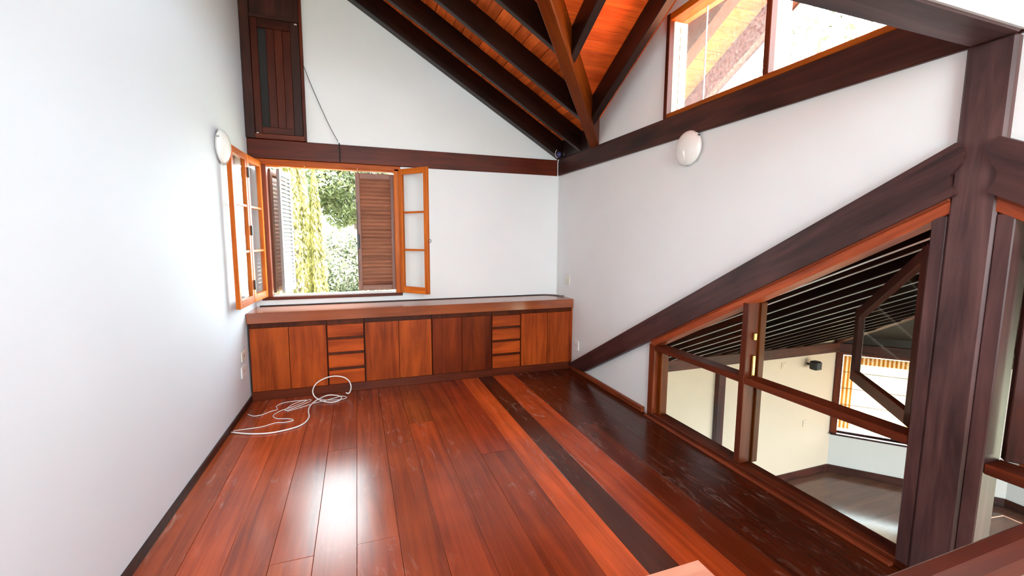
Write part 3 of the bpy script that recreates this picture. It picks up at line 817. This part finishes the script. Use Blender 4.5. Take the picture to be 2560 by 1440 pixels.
# bay window with its blind
w5 = tag(empty('window_5', cw(0.6, KZ0)), kind='structure')
def cb(nm, s0, s1, z0, z1, o0, o1, m, g='z', col=None):
    if g == 'z': return bar(nm, cw((s0 + s1) / 2, z0, (o0 + o1) / 2), cw((s0 + s1) / 2, z1, (o0 + o1) / 2), s1 - s0, o1 - o0, m, w5, CN, 0.003, 'mid', col)
    return bar(nm, cw(s0, (z0 + z1) / 2, (o0 + o1) / 2), cw(s1, (z0 + z1) / 2, (o0 + o1) / 2), o1 - o0, z1 - z0, m, w5, (0, 0, 1), 0.003, 'mid', col)
cb('jamb', 0.0, 0.09, KZ0, KZ1, -0.03, 0.14, MRED, 'z', (0.7, 0.6, 0.5))
cb('jamb', KW1 - 0.04, KW1 + 0.03, KZ0, KZ1, -0.03, 0.14, MRED, 'z', (0.7, 0.6, 0.5))
cb('window_head', 0.0, KW1 + 0.03, KZ1 - 0.03, KZ1 + 0.02, -0.03, 0.14, MRED, 'x', (0.7, 0.6, 0.5))
cb('window_sill', 0.0, KW1 + 0.03, KZ0 - 0.03, KZ0, -0.06, 0.14, MDARK, 'x')
cb('pane', 0.09, KW1 - 0.04, KZ0, KZ1 - 0.03, 0.10, 0.104, MGLASS, 'x')
MSH = shademat('striped_blind_cloth', (0.86, 0.78, 0.66), (0.52, 0.26, 0.05), -0.36, 0.36, 0.50)
bl_ = empty('roman_blind', cw(0.62, -0.34, -0.01))
tag(bl_, 'cream roman blind with ochre striped borders in the bay window of the lower room', 'blind')
Mb = Matrix((CD, -CN, Vector((0, 0, 1)))).transposed().to_4x4()
zz = [-0.34, -0.62, -0.90, -1.18, -1.44, -1.60]
for k in range(5):
    Mk = Mb.copy(); Mk.translation = cw(0.605, -0.97, -0.015)
    h2, h1 = zz[k] + 0.97 - 0.003, zz[k + 1] + 0.97 + 0.003
    prisms('blind_panel', [([(-0.505, -0.004, h1), (0.505, -0.004, h1), (0.505, 0.003, h2), (-0.505, 0.003, h2)], (0, 0.003, 0))], MSH, bl_, Mk)
for k in range(1, 5):
    bar('blind_batten', cw(0.10, zz[k], -0.017), cw(1.11, zz[k], -0.017), 0.008, 0.006, MSHUT, bl_, (0, 0, 1), 0)
# end window with brown blind
w6 = tag(empty('window_6', (ex, 1.1, -1.7)), kind='structure')
for y in (C1.y - 0.13, 2.0, 0.5, -0.97):
    box('jamb', (ex - 0.03, y - 0.03, -1.7), (ex + 0.14, y + 0.03, -0.3), MRED, w6, 'z', 0.003)
box('window_sill', (ex - 0.05, -1.0, -1.73), (ex + 0.14, C1.y - 0.1, -1.70), MRED, w6, 'y', 0.003)
box('pane', (ex + 0.10, -0.95, -1.7), (ex + 0.104, C1.y - 0.13, -0.3), MGLASS, w6, 'y', 0)
bb_ = empty('brown_blind', (ex - 0.03, 2.6, -0.35))
tag(bb_, 'brown blind on the far end window seen past the post at right', 'blind')
MSH2 = shademat('brown_blind_cloth', (0.42, 0.20, 0.12), (0.30, 0.12, 0.06), -0.5, 0.5, 0.9)
for k in range(4):
    box('blind_panel', (ex - 0.036, 2.05, -0.36 - 0.32 * (k + 1) + 0.004), (ex - 0.033, C1.y - 0.17, -0.36 - 0.32 * k), MSH2, bb_, 'y', 0)

# small fittings on the cream wall
sp = empty('speaker', (6.86, 4.86, -0.42))
tag(sp, 'small black speaker on a bracket on the cream wall of the lower room', 'speaker')
box('speaker_box', (6.80, 4.70, -0.50), (6.93, 4.82, -0.36), MBLACK, sp, 'x', 0.015)
box('speaker_grille', (6.81, 4.694, -0.49), (6.92, 4.70, -0.37), plain('grey_grille', (0.06, 0.06, 0.06), 0.8), sp, 'x', 0.004)
box('bracket', (6.85, 4.82, -0.45), (6.88, 4.90, -0.42), MBLACK, sp, 'y', 0.004)
def plate(name, c, nrm, w, h, mat, label, cat, holes=0, group=None):
    n = Vector(nrm); u = Vector((0, 0, 1)).cross(n).normalized()
    e = empty(name, c)
    c = Vector(c)
    bar('cover_plate', c - u * w / 2 + n * 0.005, c + u * w / 2 + n * 0.005, 0.010, h, mat, e, (0, 0, 1), 0.003)
    if holes == 1:
        bar('rocker', c - u * w * 0.2 + n * 0.012, c + u * w * 0.2 + n * 0.012, 0.006, h * 0.42, mat, e, (0, 0, 1), 0.002)
    for k in range(2 if holes == 2 else 0):
        q = c + u * (k - 0.5) * 0.02 + n * 0.0105
        bar('socket_hole', q - u * 0.003, q + u * 0.003, 0.002, 0.008, MBLACK, e, (0, 0, 1), 0)
    return tag(e, label, cat, group)
plate('wall_box', (6.34, 4.90, -0.42), (0, -1, 0), 0.10, 0.10, MCREAM, 'small cream wall box left of the black speaker', 'wall box', 1)
plate('wall_outlet', (6.92, 4.90, -1.46), (0, -1, 0), 0.08, 0.11, MCREAM, 'cream outlet low on the cream wall below the black speaker', 'outlet', 2)
plate('wall_outlet', (XL(4.42), 4.42, 0.495), (1, 0, 0), 0.16, 0.085, MIVORY, 'ivory surface outlet box on the left wall, upper of the two by the cabinets', 'outlet', 2, 'outlets on the left wall')
plate('wall_outlet', (XL(4.40), 4.395, 0.36), (1, 0, 0), 0.17, 0.10, MPLAST, 'white blank plate on the left wall, lower of the two by the cabinets', 'outlet', 2, 'outlets on the left wall')
plate('light_switch', (XR, 4.735, 1.07), (-1, 0, 0), 0.10, 0.12, MIVORY, 'ivory switch plate on the right wall above the cabinet end', 'switch', 1)
plate('wall_outlet', (XR, 4.47, 0.315), (-1, 0, 0), 0.09, 0.11, MPLAST, 'white outlet on the right wall just above the foot of the raking beam', 'outlet', 2)

# ------------------------------------------------------------------ built-in cabinets under the window
CF = 4.59                                   # plane of the door fronts
def unit(x0, x1, doors, label):
    e = empty('cabinet', ((x0 + x1) / 2, CF, 0.09))
    tag(e, label, 'cabinet', 'built-in cabinets under the window')
    box('body', (x0 + 0.001, CF + 0.02, 0.085), (x1 - 0.001, YB - 0.01, 0.748), MCAB, e, 'z', 0.002, (0.22, 0.2, 0.2))
    return e
def doors(e, xs):
    for k in range(len(xs) - 1):
        tint = random.choice([(1, 1, 1), (1.15, 1.1, 1.0), (0.8, 0.75, 0.75), (0.95, .9, .9)])
        box('cabinet_door', (xs[k] + 0.0025, CF, 0.092), (xs[k + 1] - 0.0025, CF + 0.02, 0.703), MCAB, e, 'z', 0.002, tint)
def drawers(e, x0, x1):
    for a, b in ((0.092, 0.232), (0.262, 0.392), (0.42, 0.546), (0.574, 0.697)):
        box('drawer_front', (x0 + 0.006, CF, a), (x1 - 0.006, CF + 0.02, b), MCAB, e, 'x', 0.003, (1.05, 0.95, 0.9))
CX = -0.988
e = unit(CX, -0.309, 1, 'two-door wooden cabinet touching the left wall'); doors(e, [-0.98, -0.649, -0.314])
box('end_stile', (CX, CF + 0.004, 0.092), (-0.975, CF + 0.03, 0.748), MDARK, e, 'z', 0.002)
e = unit(-0.309, 0.040, 0, 'stack of four drawers nearer the left wall, beneath the open window'); drawers(e, -0.309, 0.040)
e = unit(0.040, 0.727, 1, 'two-door wooden cabinet just right of the left drawer stack'); doors(e, [0.048, 0.383, 0.724])
e = unit(0.727, 1.398, 1, 'darker two-door wooden cabinet just left of the right drawer stack'); doors(e, [0.730, 1.052, 1.390])
for c in e.children:
    if c.name.startswith('cabinet_door'): c.color = (0.5, 0.42, 0.42, 1)
e = unit(1.398, 1.742, 0, 'stack of four drawers nearer the right wall'); drawers(e, 1.398, 1.742)
e = unit(1.742, XR - 0.004, 1, 'two-door wooden cabinet touching the right wall'); doors(e, [1.748, 2.078, 2.395])
box('end_stile', (2.394, CF + 0.002, 0.092), (XR - 0.004, CF + 0.03, 0.748), MCAB, e, 'z', 0.002)
wt = empty('worktop', (0.7, CF, 0.75))
tag(wt, 'long polished wooden worktop over the row of cabinets', 'worktop')
box('top_slab', (CX - 0.004, CF + 0.012, 0.80), (XR - 0.002, YB, 0.852), MTOP, wt, 'x', 0.003)
box('front_apron', (CX - 0.006, CF - 0.012, 0.752), (XR - 0.002, CF + 0.012, 0.852), MTOP, wt, 'x', 0.003, (0.85, 0.75, 0.7))
pl = box('cabinet_plinth', (CX, CF + 0.008, 0.0), (XR - 0.01, CF + 0.03, 0.088), MRED, None, 'x', 0.003, (0.45, 0.35, 0.33))
tag(pl, 'dark recessed plinth along the floor under the cabinets', 'plinth')

# ------------------------------------------------------------------ lamps on the walls
def wall_lamp(c, nrm, r, label):
    n = Vector(nrm).normalized()
    M = n.to_track_quat('Z', 'Y').to_matrix().to_4x4(); M.translation = Vector(c)
    e = empty('wall_lamp', c)
    tag(e, label, 'lamp', 'round wall lamps')
    lathe('base', [(0, 0.0), (r * 0.82, 0.0), (r * 0.82, 0.018), (0, 0.018)], MPLAST, M, e, smooth=False)
    prof = [(r, 0.016), (r, 0.022)] + [(r * math.cos(a), 0.022 + 0.055 * math.sin(a)) for a in [i * math.pi / 2 / 9 for i in range(1, 9)]] + [(0, 0.077)]
    lathe('shade', prof, MOPAL, M, e)
    for k in range(3):
        a = 0.6 + k * 2 * math.pi / 3
        p = M @ Vector((r * 0.99 * math.cos(a), r * 0.99 * math.sin(a), 0.024)); q = M @ Vector((r * 1.03 * math.cos(a), r * 1.03 * math.sin(a), 0.024))
        bar('clip', p, q, 0.016, 0.022, MSTEEL, e, n, 0.002)
wall_lamp((XR, 2.745, 2.245), (-1, 0, 0), 0.128, 'round white opal wall lamp on the right wall under the dark beam')
wall_lamp((XL(4.13), 4.13, 2.27), (1, 0, 0), 0.135, 'round white opal wall lamp on the left wall beside the open casement')

# ------------------------------------------------------------------ cords
def floorpt(dx, dy):     # plan points of the cable, measured from the left wall foot
    return dx, dy
tag(tube('thick_cable', [(-0.992, 3.87, 0.012), (-0.85, 3.80, 0.008), (-0.70, 3.765, 0.008), (-0.55, 3.80, 0.008), (-0.47, 3.87, 0.008), (-0.44, 4.00, 0.008), (-0.46, 4.16, 0.010),
    (-0.45, 4.29, 0.014), (-0.40, 4.40, 0.02), (-0.32, 4.49, 0.02), (-0.24, 4.48, 0.014), (-0.19, 4.42, 0.010), (-0.21, 4.34, 0.008), (-0.28, 4.315, 0.008), (-0.36, 4.36, 0.016),
    (-0.42, 4.42, 0.035), (-0.445, 4.44, 0.08), (-0.435, 4.44, 0.13), (-0.40, 4.44, 0.175), (-0.33, 4.44, 0.21), (-0.25, 4.44, 0.222), (-0.17, 4.44, 0.205), (-0.12, 4.44, 0.165),
    (-0.10, 4.44, 0.11), (-0.105, 4.44, 0.065), (-0.125, 4.44, 0.035), (-0.15, 4.44, 0.045)], 0.0058, MPLAST),
    'thick white cable with a raised loop on the floor by the cabinets', 'cable')
tag(tube('thin_cable', [(-0.985, 3.90, 0.010), (-0.80, 3.92, 0.005), (-0.70, 3.97, 0.005), (-0.62, 3.96, 0.005), (-0.56, 3.98, 0.005), (-0.60, 4.03, 0.005), (-0.70, 4.07, 0.005), (-0.74, 4.15, 0.005),
    (-0.70, 4.24, 0.006), (-0.62, 4.30, 0.008), (-0.53, 4.38, 0.012), (-0.48, 4.44, 0.014), (-0.46, 4.42, 0.010), (-0.50, 4.35, 0.014), (-0.58, 4.28, 0.010), (-0.66, 4.24, 0.006),
    (-0.62, 4.33, 0.016), (-0.55, 4.41, 0.018), (-0.50, 4.44, 0.012), (-0.60, 4.46, 0.008), (-0.70, 4.45, 0.006), (-0.75, 4.38, 0.006), (-0.73, 4.29, 0.006), (-0.78, 4.26, 0.005), (-0.84, 4.20, 0.005), (-0.90, 4.19, 0.006), (-0.955, 4.24, 0.012)], 0.0032, MPLAST),
    'thin white tangled cable on the floor near the left wall', 'cable')
tag(tube('thin_cable', [(-0.64, 4.22, 0.004), (-0.52, 4.29, 0.004), (-0.42, 4.36, 0.004), (-0.30, 4.41, 0.004), (-0.19, 4.42, 0.020), (-0.14, 4.39, 0.012), (-0.19, 4.36, 0.010), (-0.30, 4.37, 0.012), (-0.38, 4.43, 0.012), (-0.40, 4.48, 0.006)], 0.003, MPLAST),
    'thin white cable end lying inside the loop of the thick cable', 'cable')
tag(tube('black_cable', [(-0.96, YB - 0.012, 0.857)] + [(-0.9 + 0.3 * k, YB - 0.010 - 0.003 * (k % 2), 0.857) for k in range(11)] + [(2.25, YB - 0.03, 0.857), (2.33, YB - 0.12, 0.858), (2.345, YB - 0.22, 0.860), (2.39, YB - 0.24, 0.862)], 0.005, MBLACK),
    'thin black cable along the back edge of the worktop', 'cable')
hk = empty('pull_cord', (-0.14, YB - 0.03, 2.55))
tag(hk, 'thin dark cord slanting from the attic door to a hook on the beam', 'cord')
tube('cord', [(-0.446, YB - 0.03, 3.27), (-0.39, YB - 0.02, 3.11), (-0.30, YB - 0.02, 2.88), (-0.21, YB - 0.02, 2.67), (-0.143, YB - 0.025, 2.545)], 0.003, MBLACK, hk)
tube('dark_streak', [(-0.143, YB - 0.025, 2.545), (-0.139, YB - 0.03, 2.53), (-0.138, YB - 0.028, 2.44), (-0.139, YB - 0.027, 2.35)], 0.006, MVOID, hk)  # dark streak down the beam front below the hook
box('hook', (-0.149, YB - 0.034, 2.54), (-0.135, YB - 0.018, 2.556), MSTEEL, hk, 'x', 0.003)
tag(tube('corner_cable', [(XR - 0.018, YB - 0.03, 2.545), (XR - 0.033, YB - 0.032, 2.50), (XR - 0.033, YB - 0.032, 2.42), (XR - 0.033, YB - 0.032, 2.335), (XR - 0.012, YB - 0.012, 2.30), (XR - 0.008, YB - 0.008, 1.6), (XR - 0.008, YB - 0.008, 0.87)], 0.005, MPLAST),
    'thin white cable running down the back right corner', 'cable')
se = empty('corner_sensor', (XR - 0.07, 4.93, 2.56))
tag(se, 'small dark blue round sensor with a white cord loop in the corner above the beams', 'sensor')
Ms = Vector((-0.6, -0.8, -0.1)).to_track_quat('Z', 'Y').to_matrix().to_4x4(); Ms.translation = Vector((XR - 0.07, 4.90, 2.575))
lathe('sensor_body', [(0, -0.02), (0.03, -0.02), (0.034, 0.0), (0.03, 0.018), (0.018, 0.028), (0, 0.03)], MBLUE, Ms, se, 20)
tube('cord_loop', [(XR - 0.10, 4.88, 2.53), (XR - 0.125, 4.88, 2.55), (XR - 0.128, 4.88, 2.59), (XR - 0.11, 4.88, 2.625)], 0.003, MPLAST, se)
tube('cord_loop', [(XR - 0.03, 4.85, 2.60), (XR - 0.027, 4.85, 2.58), (XR - 0.035, 4.85, 2.56)], 0.003, MPLAST, se)

# ------------------------------------------------------------------ stair rail in front of the camera
hr = empty('stair_railing', (1.3, 0.395, 0))
tag(hr, 'dark polished handrail with balusters at the bottom right corner', 'railing')
prof = [(-0.034, -0.03), (0.034, -0.03), (0.038, -0.01), (0.038, 0.008), (0.026, 0.022), (0.0, 0.026), (-0.026, 0.022), (-0.038, 0.008), (-0.038, -0.01)]
Mr = Matrix.Translation((0.44, 0.392, 0.972))
o = prisms('handrail', [([(0, a, b) for a, b in prof], (1.925, 0, 0))], MRED, hr, Mr); o.color = (0.42, 0.34, 0.36, 1)
for f_ in o.data.polygons: f_.use_smooth = False
bar('brass_strip', (0.46, 0.352, 0.935), (2.36, 0.352, 0.935), 0.006, 0.008, MBRASS, hr)
for k in range(15):
    x = 0.55 + k * 0.122
    bar('baluster', (x, 0.392, 0.0), (x, 0.392, 0.945), 0.03, 0.03, MDARK, hr, (0, 1, 0), 0.004)
nw = empty('newel_post', (0.39, 0.40, 0))
tag(nw, 'square newel post with a worn pale wooden top at the bottom edge', 'post')
box('shaft', (0.342, 0.350, 0.0), (0.438, 0.444, 1.085), MRED, nw, 'z', 0.004)
box('cap', (0.336, 0.344, 1.085), (0.444, 0.450, 1.10), MNEW, nw, 'x', 0.003)
# a flight going down beside the landing
st = empty('stair_flight', (1.4, -0.15, -1.0))
tag(st, 'wooden stair treads going down below the handrail', 'stairs')
for k in range(7):
    x = 0.62 + k * 0.25
    box('tread', (x - 0.15, -0.63, -0.20 - 0.18 * k), (x + 0.13, 0.33, -0.16 - 0.18 * k), MRED, st, 'y', 0.006, (0.6, 0.5, 0.5))

# ------------------------------------------------------------------ garden outside
GZ = -2.6
tag(prisms('ground', [([(-40, -40, GZ), (60, -40, GZ), (60, 60, GZ), (-40, 60, GZ)], (0, 0, -0.2))], MGRASS), kind='structure')
def leaves(name, c, r, n, size, mat, parent, seed, shape='ball', fill=0.55):
    rnd = random.Random(seed)
    vs, fs = [], []
    for i in range(n):
        if shape == 'ball':
            while True:
                v = Vector((rnd.uniform(-1, 1), rnd.uniform(-1, 1), rnd.uniform(-1, 1)))
                if 0.01 < v.length < 1: break
            v = v.normalized() * (fill + (1 - fill) * rnd.random() ** 0.6)
            v *= 1 + 0.18 * math.sin(5 * v.x + seed) * math.sin(6 * v.z + 2 * seed)
            p = Vector((c[0] + v.x * r[0], c[1] + v.y * r[1], c[2] + v.z * r[2]))
        else:       # slim column with ragged plumes
            t = rnd.random(); a = rnd.uniform(0, 2 * math.pi)
            k = (1 - t ** 5) * (0.85 + 0.25 * math.sin(4 * a + 3 * t)) + 0.04
            k *= rnd.uniform(0.7, 1.05)
            p = Vector((c[0] + r[0] * k * math.cos(a), c[1] + r[1] * k * math.sin(a), c[2] + r[2] * t))
        u = Vector((rnd.gauss(0, 1), rnd.gauss(0, 1), rnd.gauss(0, 1))).normalized()
        w = u.orthogonal().normalized()
        s = size * rnd.uniform(0.6, 1.3)
        if shape != 'ball': u = (u * 0.5 + Vector((0, 0, 1))).normalized(); w = u.orthogonal().normalized()
        b = len(vs)
        vs += [p - u * s, p + w * s * 0.45, p + u * s, p - w * s * 0.45]
        fs.append((b, b + 1, b + 2, b + 3))
    me = bpy.data.meshes.new(name); me.from_pydata([tuple(v) for v in vs], [], fs); me.update()
    return link(name, me, mat, parent)
def tree(name, x, y, crown, r, n, size, mat, label, seed, shape='ball', group='garden trees'):
    e = empty(name, (x, y, GZ)); tag(e, label, 'tree', group)
    Mt = Matrix.Translation((x, y, GZ)); hgt = crown - GZ
    lathe('trunk', [(0, 0), (0.13, 0), (0.09, hgt * 0.4), (0.05, hgt), (0, hgt)], MBARK, Mt, e, 8)
    if shape == 'ball': leaves('crown', (x, y, crown), r, n, size, mat, e, seed)
    else: leaves('crown', (x, y, GZ + 0.1), r, n, size, mat, e, seed, 'column')
tree('columnar_conifer', -1.08, 9.2, 1.5, (0.30, 0.30, 6.2), 9000, 0.055, MGOLD, 'tall golden columnar conifer at the left of the open window view', 1, 'column')
tree('columnar_conifer', -0.66, 8.3, 1.0, (0.15, 0.15, 5.2), 5000, 0.05, MGOLD, 'slimmer golden columnar conifer just right of the tallest one in the window', 2, 'column')
tree('rust_shrub', -1.22, 7.9, -0.2, (0.34, 0.34, 1.0), 2500, 0.06, MRUST, 'rust coloured shrub at the lower left of the window view', 3)
tree('broad_tree', 0.0, 15.5, 3.3, (1.6, 1.3, 1.4), 9000, 0.10, MGREEN, 'leafy green tree in the upper right of the window view', 4)
tree('broad_tree', -0.30, 12.0, 0.5, (1.25, 1.1, 1.3), 9000, 0.075, MGREY, 'dense grey-green tree at the lower right of the window view', 5)
tree('broad_tree', -4.0, 20.0, 3.0, (2.0, 1.8, 2.4), 7000, 0.12, MGREEN, 'pale green tree far behind the conifers at the window', 6)
tree('broad_tree', 10.2, 7.6, 6.2, (1.7, 1.7, 1.4), 1800, 0.10, MGREY, 'sparse leafy tree glimpsed through the clerestory window', 8)
